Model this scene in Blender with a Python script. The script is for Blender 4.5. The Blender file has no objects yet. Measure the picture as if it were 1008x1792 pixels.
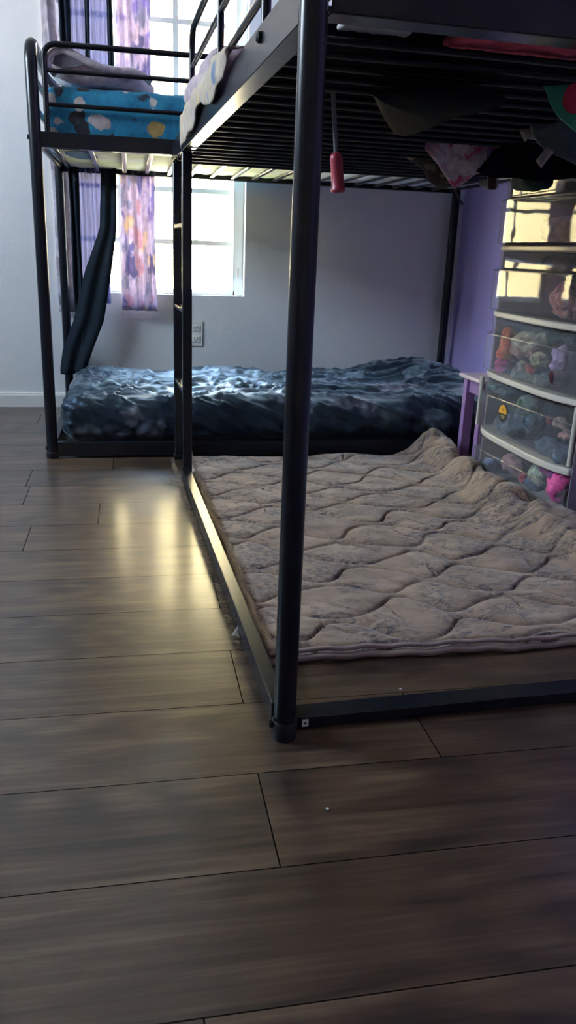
import bpy, bmesh, math, random
import numpy as np
from mathutils import Vector, Matrix, noise
random.seed(7)
C = bpy.context.scene.collection
R = math.radians
sc = bpy.context.scene

# ------------------------------------------------------------------ camera
FPX, YAW, PIT, ROLL, HC = 1390.7, R(11.4126), R(18.1396), R(-2.2565), 0.70
def cam_rows():
    cy, sy, cp, sp, cr, sr = math.cos(YAW), math.sin(YAW), math.cos(PIT), math.sin(PIT), math.cos(ROLL), math.sin(ROLL)
    f = Vector((sy*cp, cy*cp, -sp)); r = Vector((cy, -sy, 0)); d = f.cross(r)
    return cr*r + sr*d, -sr*r + cr*d, f
CR, CD, CF = cam_rows()
def ray(px, py): return CR*(px-504) + CD*(py-896) + CF*FPX
def onY(px, py, Y):
    d = ray(px, py); t = Y/d.y; return Vector((d.x*t, Y, HC+d.z*t))
def onX(px, py, X):
    d = ray(px, py); t = X/d.x; return Vector((X, d.y*t, HC+d.z*t))
def onZ(px, py, z):
    d = ray(px, py); t = (z-HC)/d.z; return Vector((d.x*t, d.y*t, z))
cam = bpy.data.cameras.new('camera'); co = bpy.data.objects.new('camera', cam); C.objects.link(co)
co.matrix_world = Matrix(((CR.x, -CD.x, -CF.x, 0), (CR.y, -CD.y, -CF.y, 0), (CR.z, -CD.z, -CF.z, HC), (0, 0, 0, 1)))
cam.sensor_fit = 'VERTICAL'; cam.sensor_height = 24; cam.lens = 24*FPX/1792; cam.clip_start = .02
sc.camera = co

# near bunk frame: u to the right, s along its length away from the camera
N0 = Vector((.213, 1.02, 0)); E1 = Vector((-.038, .999, 0)).normalized(); U1 = Vector((E1.y, -E1.x, 0)); ZZ = Vector((0, 0, 1))
def W(u, s, z):
    if z > .9: z += .019*(1.28-s)/1.28      # the deck sags slightly towards its far end
    return N0 + U1*u + E1*s + ZZ*z

# ------------------------------------------------------------------ mesh helpers
class MB:
    def __init__(self): self.v = []; self.f = []; self.uv = None; self.col = None
    def add(self, vs, fs):
        n = len(self.v); self.v += [Vector(p) for p in vs]; self.f += [tuple(i+n for i in f) for f in fs]; return self
    def box(self, c, hx, hy, hz, ax=None, ay=None, az=None):
        c = Vector(c); ax = ax or Vector((1, 0, 0)); ay = ay or Vector((0, 1, 0)); az = az or ZZ
        vs = [c+ax*(hx*a)+ay*(hy*b)+az*(hz*d) for d in (-1, 1) for b in (-1, 1) for a in (-1, 1)]
        return self.add(vs, [(0, 2, 3, 1), (4, 5, 7, 6), (0, 1, 5, 4), (2, 6, 7, 3), (0, 4, 6, 2), (1, 3, 7, 5)])
    def bx(self, x0, x1, y0, y1, z0, z1):
        return self.box(((x0+x1)/2, (y0+y1)/2, (z0+z1)/2), (x1-x0)/2, (y1-y0)/2, (z1-z0)/2)
    def nb(self, u0, u1, s0, s1, z0, z1):
        return self.box(W((u0+u1)/2, (s0+s1)/2, (z0+z1)/2), (u1-u0)/2, (s1-s0)/2, (z1-z0)/2, U1, E1)
    def tube(self, pts, r, n=14, cap=True, rs=None, flat=1.0):
        pts = [Vector(p) for p in pts]; m = len(pts)
        t0 = (pts[1]-pts[0]).normalized()
        ref = ZZ if abs(t0.z) < .9 else Vector((1, 0, 0))
        a = t0.cross(ref).normalized(); rings = []
        for i, p in enumerate(pts):
            t = ((pts[min(i+1, m-1)]-p).normalized()+(p-pts[max(i-1, 0)]).normalized()) if 0 < i < m-1 else ((pts[1]-pts[0]) if i == 0 else (pts[-1]-pts[-2]))
            t = t.normalized(); a = (a-t*a.dot(t)).normalized(); b = t.cross(a)
            rr = rs[i] if rs else r
            rings.append([p+a*(rr*math.cos(2*math.pi*k/n))+b*(rr*flat*math.sin(2*math.pi*k/n)) for k in range(n)])
        vs = [v for g in rings for v in g]
        fs = [(i*n+k, i*n+(k+1) % n, (i+1)*n+(k+1) % n, (i+1)*n+k) for i in range(m-1) for k in range(n)]
        if cap: fs += [tuple(range(n))[::-1], tuple(range((m-1)*n, m*n))]
        return self.add(vs, fs)
    def lathe(self, c, prof, n=24, axis=None):
        c = Vector(c); az = (axis or ZZ).normalized(); ref = Vector((1, 0, 0)) if abs(az.x) < .9 else Vector((0, 1, 0))
        ax = az.cross(ref).normalized(); ay = az.cross(ax)
        vs = [c+az*z+ax*(r*math.cos(2*math.pi*k/n))+ay*(r*math.sin(2*math.pi*k/n)) for r, z in prof for k in range(n)]
        m = len(prof)
        fs = [(i*n+k, i*n+(k+1) % n, (i+1)*n+(k+1) % n, (i+1)*n+k) for i in range(m-1) for k in range(n)]
        return self.add(vs, fs)
    def grid(self, P, closed=False):
        ni = len(P); nj = len(P[0])
        vs = [p for row in P for p in row]
        fs = [(i*nj+j, i*nj+j+1, (i+1)*nj+j+1, (i+1)*nj+j) for i in range(ni-1) for j in range(nj-1)]
        if closed: fs += [(i*nj+nj-1, i*nj, (i+1)*nj, (i+1)*nj+nj-1) for i in range(ni-1)]
        return self.add(vs, fs)
    def rbox(self, c, sx, sy, sz, r, step, disp=None, ax=None, ay=None, az=None):
        """rounded box with fine grid; disp(p_local, n_local) -> offset along normal (or Vector)"""
        nx, ny, nz = [max(2, int(round(s/step))) for s in (sx, sy, sz)]
        H = Vector((sx/2, sy/2, sz/2)); idx = {}; vs = []; fs = []
        def g(n, h): return [-h+2*h*i/n for i in range(n+1)]
        X, Y, Z = g(nx, H.x), g(ny, H.y), g(nz, H.z)
        def vid(i, j, k):
            key = (i, j, k)
            if key not in idx:
                p = Vector((X[i], Y[j], Z[k])); q = Vector([max(-(h-r), min(h-r, v)) for v, h in zip(p, H)])
                d = p-q
                nn = d.normalized() if d.length > 1e-9 else ZZ
                if d.length > 1e-9: p = q+nn*r
                if disp:
                    o = disp(p, nn); p = p+(o if isinstance(o, Vector) else nn*o)
                idx[key] = len(vs); vs.append(p)
            return idx[key]
        for i in range(nx):
            for j in range(ny):
                fs.append((vid(i, j, 0), vid(i, j+1, 0), vid(i+1, j+1, 0), vid(i+1, j, 0)))
                fs.append((vid(i, j, nz), vid(i+1, j, nz), vid(i+1, j+1, nz), vid(i, j+1, nz)))
        for i in range(nx):
            for k in range(nz):
                fs.append((vid(i, 0, k), vid(i+1, 0, k), vid(i+1, 0, k+1), vid(i, 0, k+1)))
                fs.append((vid(i, ny, k), vid(i, ny, k+1), vid(i+1, ny, k+1), vid(i+1, ny, k)))
        for j in range(ny):
            for k in range(nz):
                fs.append((vid(0, j, k), vid(0, j, k+1), vid(0, j+1, k+1), vid(0, j+1, k)))
                fs.append((vid(nx, j, k), vid(nx, j+1, k), vid(nx, j+1, k+1), vid(nx, j, k+1)))
        ax = ax or Vector((1, 0, 0)); ay = ay or Vector((0, 1, 0)); az = az or ZZ; c = Vector(c)
        return self.add([c+ax*p.x+ay*p.y+az*p.z for p in vs], fs)
    def build(self, name, mat, parent=None, smooth=None, bevel=0, solid=0, origin=None, subsurf=0):
        if origin is None:
            lo = [min(v[i] for v in self.v) for i in range(3)]; hi = [max(v[i] for v in self.v) for i in range(3)]
            origin = Vector(((lo[0]+hi[0])/2, (lo[1]+hi[1])/2, lo[2]))
        me = bpy.data.meshes.new(name); me.from_pydata([tuple(v-origin) for v in self.v], [], self.f)
        if self.uv:
            l = me.uv_layers.new(name='UVMap'); k = 0
            for f, uvs in zip(self.f, self.uv):
                for q in uvs: l.data[k].uv = q; k += 1
        if self.col:
            a = me.color_attributes.new('rnd', 'FLOAT_COLOR', 'POINT')
            for i, q in enumerate(self.col): a.data[i].color = (*q, 1)
        me.materials.append(mat); me.update()
        o = bpy.data.objects.new(name, me); C.objects.link(o)
        o.location = origin - (parent['_o'] if parent is not None else Vector((0, 0, 0)))
        if parent is not None: o.parent = parent['e']
        if smooth is not None:
            me.polygons.foreach_set('use_smooth', [True]*len(me.polygons))
            if smooth < 179: me.set_sharp_from_angle(angle=R(smooth))
        if bevel:
            b = o.modifiers.new('bevel', 'BEVEL'); b.width = bevel; b.segments = 2; b.limit_method = 'ANGLE'
            me.polygons.foreach_set('use_smooth', [True]*len(me.polygons)); me.set_sharp_from_angle(angle=R(40))
        if solid:
            b = o.modifiers.new('solid', 'SOLIDIFY'); b.thickness = solid; b.offset = 0
        if subsurf:
            b = o.modifiers.new('sub', 'SUBSURF'); b.levels = b.render_levels = subsurf
        return o
def P(o): return {'_o': Vector(o['__loc']) if '__loc' in o else o, 'e': o}
def thing(name, loc, label, cat, group=None):
    o = bpy.data.objects.new(name, None); C.objects.link(o); o.location = loc; o.empty_display_size = .1
    tag(o, label, cat, group)
    return {'_o': Vector(loc), 'e': o}
def sub(o, parent_world=(0, 0, 0)):
    """make a mesh object usable as parent"""
    w = Vector(o.location)+Vector(parent_world); return {'_o': w, 'e': o}
def tag(o, label, cat, group=None, kind=None):
    o['label'] = label; o['category'] = cat
    if group: o['group'] = group
    if kind: o['kind'] = kind
    return o
def struct(o): o['kind'] = 'structure'; return o
def nz(p, s, oct=3, seed=0):
    return noise.fractal(Vector((p[0]*s+seed*7.3, p[1]*s-seed*3.1, p[2]*s+seed*1.7)), 1.0, 2.0, oct)
def ridge(x): return 1-abs(x)

# ------------------------------------------------------------------ materials
def newmat(name):
    m = bpy.data.materials.new(name); m.use_nodes = True; nt = m.node_tree
    b = nt.nodes['Principled BSDF']; return m, nt, b
def nd(nt, t, **kw):
    n = nt.nodes.new(t)
    for k, v in kw.items():
        if k.startswith('i_'):
            n.inputs[int(k[2:]) if k[2:].isdigit() else k[2:].replace('_', ' ')].default_value = v
        else: setattr(n, k, v)
    return n
def ramp(nt, fac, stops, interp='LINEAR'):
    r = nt.nodes.new('ShaderNodeValToRGB'); r.color_ramp.interpolation = interp
    e = r.color_ramp.elements
    while len(e) < len(stops): e.new(.5)
    for i, (p, c) in enumerate(stops): e[i].position = p; e[i].color = (*c, 1)
    nt.links.new(fac, r.inputs[0]); return r
def mixc(nt, fac, a, b, mode='MIX'):
    m = nt.nodes.new('ShaderNodeMix'); m.data_type = 'RGBA'; m.blend_type = mode
    for s, v in ((0, fac), (6, a), (7, b)):
        if hasattr(v, 'links') or hasattr(v, 'is_linked'): nt.links.new(v, m.inputs[s])
        elif s == 0: m.inputs[0].default_value = v
        else: m.inputs[s].default_value = (*v, 1)
    return m.outputs[2]
def math_(nt, op, a, b=None, c=None):
    m = nt.nodes.new('ShaderNodeMath'); m.operation = op
    for i, v in enumerate((a, b, c)):
        if v is None: continue
        if hasattr(v, 'is_linked'): nt.links.new(v, m.inputs[i])
        else: m.inputs[i].default_value = v
    return m.outputs[0]
def objco(nt): return nt.nodes.new('ShaderNodeTexCoord').outputs['Object']
def mapping(nt, v, sc_=(1, 1, 1), loc=(0, 0, 0), rot=(0, 0, 0)):
    m = nt.nodes.new('ShaderNodeMapping'); nt.links.new(v, m.inputs[0])
    m.inputs['Scale'].default_value = sc_; m.inputs['Location'].default_value = loc; m.inputs['Rotation'].default_value = rot
    return m.outputs[0]
def noi(nt, v, s, d=4, r=.55, dist=0, out=0):
    n = nt.nodes.new('ShaderNodeTexNoise'); nt.links.new(v, n.inputs['Vector'])
    n.inputs['Scale'].default_value = s; n.inputs['Detail'].default_value = d; n.inputs['Roughness'].default_value = r; n.inputs['Distortion'].default_value = dist
    return n.outputs[out]
def bump(nt, b, h, strength=.3, dist=.002):
    n = nt.nodes.new('ShaderNodeBump'); n.inputs['Strength'].default_value = strength; n.inputs['Distance'].default_value = dist
    nt.links.new(h, n.inputs['Height']); nt.links.new(n.outputs[0], b.inputs['Normal']); return n
def plain(name, col, rough=.5, var=.08, nscale=30, bmp=0, spec=.5, metal=0, coat=0, sheen=0, bscale=None):
    m, nt, b = newmat(name); co_ = objco(nt)
    n = noi(nt, co_, nscale)
    c = ramp(nt, n, [(.3, tuple(max(0, x*(1-var)) for x in col)), (.7, tuple(min(1, x*(1+var)) for x in col))])
    nt.links.new(c.outputs[0], b.inputs['Base Color'])
    b.inputs['Roughness'].default_value = rough; b.inputs['Specular IOR Level'].default_value = spec; b.inputs['Metallic'].default_value = metal
    b.inputs['Coat Weight'].default_value = coat; b.inputs['Sheen Weight'].default_value = sheen
    if bmp: bump(nt, b, noi(nt, co_, bscale or nscale*4, 3), bmp, .002)
    return m
def blotch(name, base, patches, scale=14, rough=.8, warp=.06, base2=None, bmp=.2, bscale=300, sheen=.2, spec=.3, cov=.42, edge=.05, mp=(1, 1, 1), trans=0):
    """printed cloth: irregular coloured patches on a ground colour"""
    m, nt, b = newmat(name); co_ = mapping(nt, objco(nt), mp)
    w = noi(nt, co_, scale*.8, 3, .6, 0, 1)
    add = nt.nodes.new('ShaderNodeVectorMath'); add.operation = 'MULTIPLY_ADD'; nt.links.new(w, add.inputs[0])
    add.inputs[1].default_value = (warp,)*3; nt.links.new(co_, add.inputs[2])
    v = nt.nodes.new('ShaderNodeTexVoronoi'); v.inputs['Scale'].default_value = scale; nt.links.new(add.outputs[0], v.inputs['Vector'])
    sep = nt.nodes.new('ShaderNodeSeparateColor'); nt.links.new(v.outputs['Color'], sep.inputs[0])
    n = len(patches)
    pr = ramp(nt, sep.outputs[0], [((i+.001)/n, c) for i, c in enumerate(patches)], 'CONSTANT')
    mask = ramp(nt, v.outputs['Distance'], [(cov-edge, (1, 1, 1)), (cov+edge, (0, 0, 0))])
    bc = ramp(nt, noi(nt, co_, scale*.5, 4), [(.35, base), (.65, base2 or tuple(x*.8 for x in base))])
    d = ramp(nt, noi(nt, co_, scale*3, 4), [(.3, (.72, .72, .72)), (.7, (1.1, 1.1, 1.1))])
    c = mixc(nt, mask.outputs[0], bc.outputs[0], pr.outputs[0])
    c = mixc(nt, 1.0, c, d.outputs[0], 'MULTIPLY')
    nt.links.new(c, b.inputs['Base Color'])
    b.inputs['Roughness'].default_value = rough; b.inputs['Sheen Weight'].default_value = sheen; b.inputs['Specular IOR Level'].default_value = spec
    if bmp: bump(nt, b, noi(nt, co_, bscale, 2), bmp, .001)
    if trans:
        t = nt.nodes.new('ShaderNodeBsdfTranslucent'); nt.links.new(c, t.inputs[0])
        mx = nt.nodes.new('ShaderNodeMixShader'); mx.inputs[0].default_value = trans
        nt.links.new(b.outputs[0], mx.inputs[1]); nt.links.new(t.outputs[0], mx.inputs[2])
        nt.links.new(mx.outputs[0], nt.nodes['Material Output'].inputs[0])
    return m

M = {}
# walls: orange-peel paint
def wallmat(name, col):
    m, nt, b = newmat(name); co_ = objco(nt)
    c = ramp(nt, noi(nt, co_, 2.5, 3), [(.3, tuple(x*.96 for x in col)), (.7, col)])
    nt.links.new(c.outputs[0], b.inputs['Base Color']); b.inputs['Roughness'].default_value = .6; b.inputs['Specular IOR Level'].default_value = .35
    bump(nt, b, noi(nt, co_, 90, 3, .5), .35, .003); return m
M['wall'] = wallmat('white_wall_paint', (.74, .74, .76))
M['purple_wall'] = wallmat('purple_wall_paint', (.44, .37, .76))
M['ceil'] = wallmat('ceiling_paint', (.75, .75, .74))
M['trim'] = plain('white_trim_paint', (.74, .73, .71), .4, .03, 8)
# floor
def floormat():
    m, nt, b = newmat('wood_laminate')
    at = nd(nt, 'ShaderNodeAttribute', attribute_name='rnd'); uv = nd(nt, 'ShaderNodeUVMap', uv_map='UVMap')
    off = nt.nodes.new('ShaderNodeVectorMath'); off.operation = 'MULTIPLY_ADD'; nt.links.new(at.outputs['Vector'], off.inputs[0]); off.inputs[1].default_value = (17, 9, 5); nt.links.new(uv.outputs[0], off.inputs[2])
    v = off.outputs[0]
    g1 = noi(nt, mapping(nt, v, (1.6, 14, 1)), 1.6, 6, .6, .8)          # broad streaks
    g2 = noi(nt, mapping(nt, v, (2.5, 120, 1)), 1.2, 4, .6, .1)          # fine grain
    # cathedral figure
    wv = nt.nodes.new('ShaderNodeTexWave'); wv.wave_type = 'RINGS'; wv.rings_direction = 'Y'
    nt.links.new(mapping(nt, v, (2.4, 15, 3)), wv.inputs[0]); wv.inputs['Scale'].default_value = 1.1; wv.inputs['Distortion'].default_value = 7; wv.inputs['Detail'].default_value = 3; wv.inputs['Detail Scale'].default_value = .9
    knots = ramp(nt, noi(nt, mapping(nt, v, (1.2, 4, 1)), 1.7, 2), [(.46, (0, 0, 0)), (.60, (1, 1, 1))])
    wf = math_(nt, 'MULTIPLY', wv.outputs['Fac'], knots.outputs[0])
    f = math_(nt, 'ADD', math_(nt, 'MULTIPLY', g1, .66), math_(nt, 'MULTIPLY', g2, .34))
    c = ramp(nt, f, [(.36, (.030, .017, .010)), (.5, (.082, .049, .029)), (.64, (.155, .100, .060))])
    c2 = mixc(nt, math_(nt, 'MULTIPLY', wf, .75), c.outputs[0], (.026, .016, .012))
    sepr = nt.nodes.new('ShaderNodeSeparateColor'); nt.links.new(at.outputs['Color'], sepr.inputs[0])
    tint = ramp(nt, sepr.outputs[2], [(0, (.84, .84, .84)), (1, (1.12, 1.1, 1.08))])
    c3 = mixc(nt, 1.0, c2, tint.outputs[0], 'MULTIPLY')
    sx = nt.nodes.new('ShaderNodeSeparateXYZ'); nt.links.new(uv.outputs[0], sx.inputs[0])
    e1 = math_(nt, 'LESS_THAN', sx.outputs[0], .0020); e2 = math_(nt, 'LESS_THAN', sx.outputs[1], .0018)
    e = math_(nt, 'MAXIMUM', e1, e2)
    nt.links.new(mixc(nt, e, c3, (.012, .009, .007)), b.inputs['Base Color'])
    b.inputs['Roughness'].default_value = .40
    nt.links.new(math_(nt, 'MULTIPLY', math_(nt, 'SUBTRACT', 1.0, e), .55), b.inputs['Specular IOR Level'])
    nt.links.new(math_(nt, 'MULTIPLY', math_(nt, 'SUBTRACT', 1.0, e), .38), b.inputs['Coat Weight']); b.inputs['Coat Roughness'].default_value = .17
    return m
M['floor'] = floormat()
def metal(name, col, rough, spec=.5):
    m, nt, b = newmat(name); co_ = objco(nt)
    n = noi(nt, co_, 60, 4)
    nt.links.new(ramp(nt, n, [(.3, tuple(x*.93 for x in col)), (.7, tuple(x*1.07 for x in col))]).outputs[0], b.inputs['Base Color'])
    nt.links.new(ramp(nt, n, [(.3, (rough*.95,)*3), (.7, (rough*1.05,)*3)]).outputs[0], b.inputs['Roughness'])
    b.inputs['Specular IOR Level'].default_value = spec
    return m
M['black'] = metal('black_powder_coat', (.007, .009, .014), .26, .42)
M['slat'] = metal('black_slat_paint', (.006, .008, .012), .42, .28)
M['cap'] = metal('black_plastic', (.008, .008, .010), .45)
M['steel'] = metal('steel', (.35, .35, .36), .3)
M['dark_sheet'] = plain('black_cloth', (.006, .008, .012), .95, .3, 20, .3, spec=.05)
# lower bedspread
def spread():
    m, nt, b = newmat('dark_rose_print_satin'); co_ = objco(nt)
    w = noi(nt, co_, 9, 3, .6, 0, 1)
    a = nt.nodes.new('ShaderNodeVectorMath'); a.operation = 'MULTIPLY_ADD'; nt.links.new(w, a.inputs[0]); a.inputs[1].default_value = (.07,)*3; nt.links.new(co_, a.inputs[2])
    v = nt.nodes.new('ShaderNodeTexVoronoi'); v.inputs['Scale'].default_value = 9; nt.links.new(a.outputs[0], v.inputs[0])
    pet = nt.nodes.new('ShaderNodeTexVoronoi'); pet.feature = 'SMOOTH_F1'; pet.inputs['Scale'].default_value = 34; nt.links.new(a.outputs[0], pet.inputs[0])
    sep = nt.nodes.new('ShaderNodeSeparateColor'); nt.links.new(v.outputs['Color'], sep.inputs[0])
    fl = ramp(nt, v.outputs['Distance'], [(.44, (1,)*3), (.60, (0,)*3)])
    on = ramp(nt, sep.outputs[0], [(.38, (0,)*3), (.45, (1,)*3)])
    mask = math_(nt, 'MULTIPLY', fl.outputs[0], on.outputs[0])
    pc = ramp(nt, sep.outputs[1], [(0, (.26, .22, .24)), (.4, (.17, .19, .25)), (.7, (.12, .17, .19))])
    pd = ramp(nt, pet.outputs['Distance'], [(.1, (1.35,)*3), (.55, (.35,)*3)])
    fc = mixc(nt, 1.0, pc.outputs[0], pd.outputs[0], 'MULTIPLY')
    bg = ramp(nt, noi(nt, co_, 14, 5, .7, 1), [(.35, (.004, .007, .012)), (.55, (.009, .017, .028)), (.72, (.035, .045, .06))])
    nt.links.new(mixc(nt, mask, bg.outputs[0], fc), b.inputs['Base Color'])
    b.inputs['Roughness'].default_value = .45; b.inputs['Specular IOR Level'].default_value = .8; b.inputs['Sheen Weight'].default_value = .4; b.inputs['Specular Tint'].default_value = (.55, .8, 1, 1); b.inputs['Sheen Tint'].default_value = (.7, .85, 1, 1); b.inputs['Sheen Roughness'].default_value = .4  # blue of the sky's highlights put into the specular and sheen tints
    bump(nt, b, noi(nt, co_, 60, 3, .5), .12, .003); return m
M['spread'] = spread()
def rugmat():
    m, nt, b = newmat('plush_rug'); co_ = objco(nt)
    at = nd(nt, 'ShaderNodeAttribute', attribute_name='rnd'); sep = nt.nodes.new('ShaderNodeSeparateColor'); nt.links.new(at.outputs['Color'], sep.inputs[0])
    base = ramp(nt, noi(nt, mapping(nt, co_, (1.5, 3, 1)), 4, 5, .65, .5), [(.3, (.27, .180, .125)), (.5, (.42, .290, .205)), (.72, (.56, .415, .310))])
    # dark blue-grey printed vines
    vine = noi(nt, mapping(nt, co_, (1, 2.0, 1), rot=(0, 0, .5)), 7, 5, .7, 2.2)
    band = ramp(nt, vine, [(.38, (0,)*3), (.455, (1,)*3), (.52, (0,)*3)])
    zone = ramp(nt, noi(nt, co_, 5, 3), [(.36, (0,)*3), (.52, (1,)*3)])
    spk = ramp(nt, noi(nt, mapping(nt, co_, (1, 1.6, 1)), 70, 4, .7), [(.42, (0,)*3), (.6, (1,)*3)])
    f = math_(nt, 'MULTIPLY', math_(nt, 'MULTIPLY', band.outputs[0], zone.outputs[0]), math_(nt, 'ADD', math_(nt, 'MULTIPLY', spk.outputs[0], .6), .4))
    zone2 = ramp(nt, noi(nt, mapping(nt, co_, loc=(3, 1, 0)), 6, 4), [(.50, (0,)*3), (.66, (1,)*3)])
    f2 = math_(nt, 'MULTIPLY', math_(nt, 'MULTIPLY', zone2.outputs[0], spk.outputs[0]), .95)
    c = mixc(nt, math_(nt, 'MAXIMUM', f, f2), base.outputs[0], (.035, .042, .07))
    c = mixc(nt, math_(nt, 'MULTIPLY', sep.outputs[0], .6), c, (.06, .045, .045))  # groove shade of the carved lines also painted darker into the pile colour
    nt.links.new(c, b.inputs['Base Color'])
    b.inputs['Roughness'].default_value = .9; b.inputs['Sheen Weight'].default_value = .45; b.inputs['Sheen Roughness'].default_value = .35; b.inputs['Specular IOR Level'].default_value = .15
    bump(nt, b, noi(nt, co_, 260, 3, .7), .7, .003); return m
M['rug'] = rugmat()
M['bind'] = plain('beige_binding', (.36, .27, .235), .8, .1, 40, .3)
M['fringe'] = plain('tan_fibre', (.42, .33, .24), .9, .2, 60)
M['scrap'] = plain('cream_cloth', (.55, .52, .45), .8, .08, 40, .2)
M['turq'] = blotch('turquoise_printed_quilt', (.028, .30, .50), [(.028, .30, .50), (.03, .03, .04), (.62, .55, .50), (.028, .33, .55), (.55, .38, .12), (.03, .30, .5), (.70, .62, .60), (.05, .05, .07), (.028, .30, .50), (.60, .56, .56)], 20, .75, .05, (.02, .25, .44), .2, 120, cov=.44, edge=.03)
M['under'] = blotch('pale_green_sheet', (.72, .76, .52), [(.80, .84, .56), (.86, .88, .80), (.66, .74, .36), (.84, .86, .66)], 5, .8, .2, (.76, .82, .44), .2, 90, cov=.5, edge=.15)
M['under2'] = plain('white_blue_sheet', (.84, .88, .92), .8, .05, 8, .2)
M['blanket'] = blotch('folded_fleece', (.78, .72, .76), [(.20, .34, .50), (.30, .26, .30), (.62, .56, .58), (.45, .40, .42)], 16, .9, .1, (.68, .62, .68), .4, 200, sheen=.6, cov=.35)
M['quilt'] = blotch('lilac_printed_quilt', (.52, .42, .47), [(.62, .52, .24), (.52, .42, .47), (.45, .28, .33), (.30, .36, .46), (.58, .48, .50)], 13, .85, .08, (.44, .35, .42), .3, 200, cov=.38)
M['quiltb'] = blotch('yellow_printed_quilt', (.55, .47, .34), [(.62, .50, .20), (.50, .45, .45), (.16, .24, .36), (.58, .50, .40)], 16, .85, .08, (.50, .42, .36), .3, 200, cov=.36)
M['floral'] = blotch('floral_curtain', (.50, .42, .50), [(.46, .32, .38), (.30, .26, .44), (.22, .20, .32), (.52, .42, .36), (.50, .43, .52), (.30, .29, .38)], 15, .85, .16, (.42, .38, .50), .2, 200, cov=.46, edge=.08, mp=(1.4, 1, .8), trans=.65)
M['floral2'] = blotch('grey_floral_curtain', (.62, .58, .68), [(.16, .16, .2), (.30, .25, .30), (.42, .38, .44), (.50, .46, .50)], 17, .85, .10, (.34, .32, .38), .2, 200, cov=.42, mp=(1.4, 1, .8), trans=.25)
M['navy'] = plain('dark_navy_curtain', (.014, .022, .032), .9, .2, 30, .3, spec=.2)
def sheer():
    m, nt, b = newmat('lavender_sheer'); co_ = objco(nt)
    c = ramp(nt, noi(nt, mapping(nt, co_, (30, 1, 1)), 3, 3), [(.3, (.16, .165, .29)), (.7, (.27, .28, .43))])
    nt.links.new(c.outputs[0], b.inputs['Base Color']); b.inputs['Roughness'].default_value = .8
    t = nt.nodes.new('ShaderNodeBsdfTranslucent'); nt.links.new(c.outputs[0], t.inputs[0])
    tr = nt.nodes.new('ShaderNodeBsdfTransparent'); tr.inputs[0].default_value = (.42, .44, .62, 1)
    m1 = nt.nodes.new('ShaderNodeMixShader'); m1.inputs[0].default_value = .5
    nt.links.new(b.outputs[0], m1.inputs[1]); nt.links.new(t.outputs[0], m1.inputs[2])
    m2 = nt.nodes.new('ShaderNodeMixShader'); m2.inputs[0].default_value = .20
    nt.links.new(m1.outputs[0], m2.inputs[1]); nt.links.new(tr.outputs[0], m2.inputs[2])
    nt.links.new(m2.outputs[0], nt.nodes['Material Output'].inputs[0]); return m
M['sheer'] = sheer()
def clear(name, tint, diff, dcol, rough=.05, ior=1.5):
    m, nt, b = newmat(name); nt.nodes.remove(b); co_ = objco(nt)
    tr = nt.nodes.new('ShaderNodeBsdfTransparent'); tr.inputs[0].default_value = (*tint, 1)
    di = nt.nodes.new('ShaderNodeBsdfDiffuse'); di.inputs[0].default_value = (*dcol, 1)
    gl = nt.nodes.new('ShaderNodeBsdfGlossy'); gl.inputs['Roughness'].default_value = rough
    bp = nt.nodes.new('ShaderNodeBump'); bp.inputs['Strength'].default_value = .12; bp.inputs['Distance'].default_value = .004
    nt.links.new(noi(nt, co_, 9, 2), bp.inputs['Height'])
    nt.links.new(bp.outputs[0], gl.inputs['Normal'])
    ge = nt.nodes.new('ShaderNodeNewGeometry'); dt = nt.nodes.new('ShaderNodeVectorMath'); dt.operation = 'DOT_PRODUCT'
    nt.links.new(ge.outputs['Incoming'], dt.inputs[0]); nt.links.new(bp.outputs[0], dt.inputs[1])
    f0 = ((ior-1)/(ior+1))**2
    fac = math_(nt, 'MULTIPLY_ADD', math_(nt, 'POWER', math_(nt, 'SUBTRACT', 1.0, math_(nt, 'ABSOLUTE', dt.outputs['Value'])), 5.0), 1-f0, f0)
    m1 = nt.nodes.new('ShaderNodeMixShader'); m1.inputs[0].default_value = diff
    nt.links.new(tr.outputs[0], m1.inputs[1]); nt.links.new(di.outputs[0], m1.inputs[2])
    m2 = nt.nodes.new('ShaderNodeMixShader'); nt.links.new(fac, m2.inputs[0])
    nt.links.new(m1.outputs[0], m2.inputs[1]); nt.links.new(gl.outputs[0], m2.inputs[2])
    nt.links.new(m2.outputs[0], nt.nodes.new('ShaderNodeOutputMaterial').inputs[0] if 'Material Output' not in nt.nodes else nt.nodes['Material Output'].inputs[0])
    return m
M['clear'] = clear('clear_drawer_plastic', (.86, .86, .88), .13, (.62, .62, .64), .03, 1.47)
M['shell'] = clear('frosted_shell_plastic', (.6, .56, .62), .62, (.50, .44, .50), .3)
M['ledge'] = plain('cream_plastic_ledge', (.60, .56, .50), .4, .04, 20)
M['glass'] = clear('window_glass', (.97, .98, .98), .0, (1, 1, 1), .0, 1.45)
M['frame'] = plain('white_vinyl', (.76, .78, .74), .4, .04, 10)
M['purple'] = plain('purple_paint', (.30, .17, .38), .45, .08, 25, .1)
M['pinktop'] = plain('pale_lilac_paint', (.62, .52, .60), .4, .05, 25)
M['plate'] = plain('outlet_plastic', (.72, .72, .68), .4, .03, 20)
M['slot'] = plain('dark_slot', (.03, .03, .03), .6)

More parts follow.
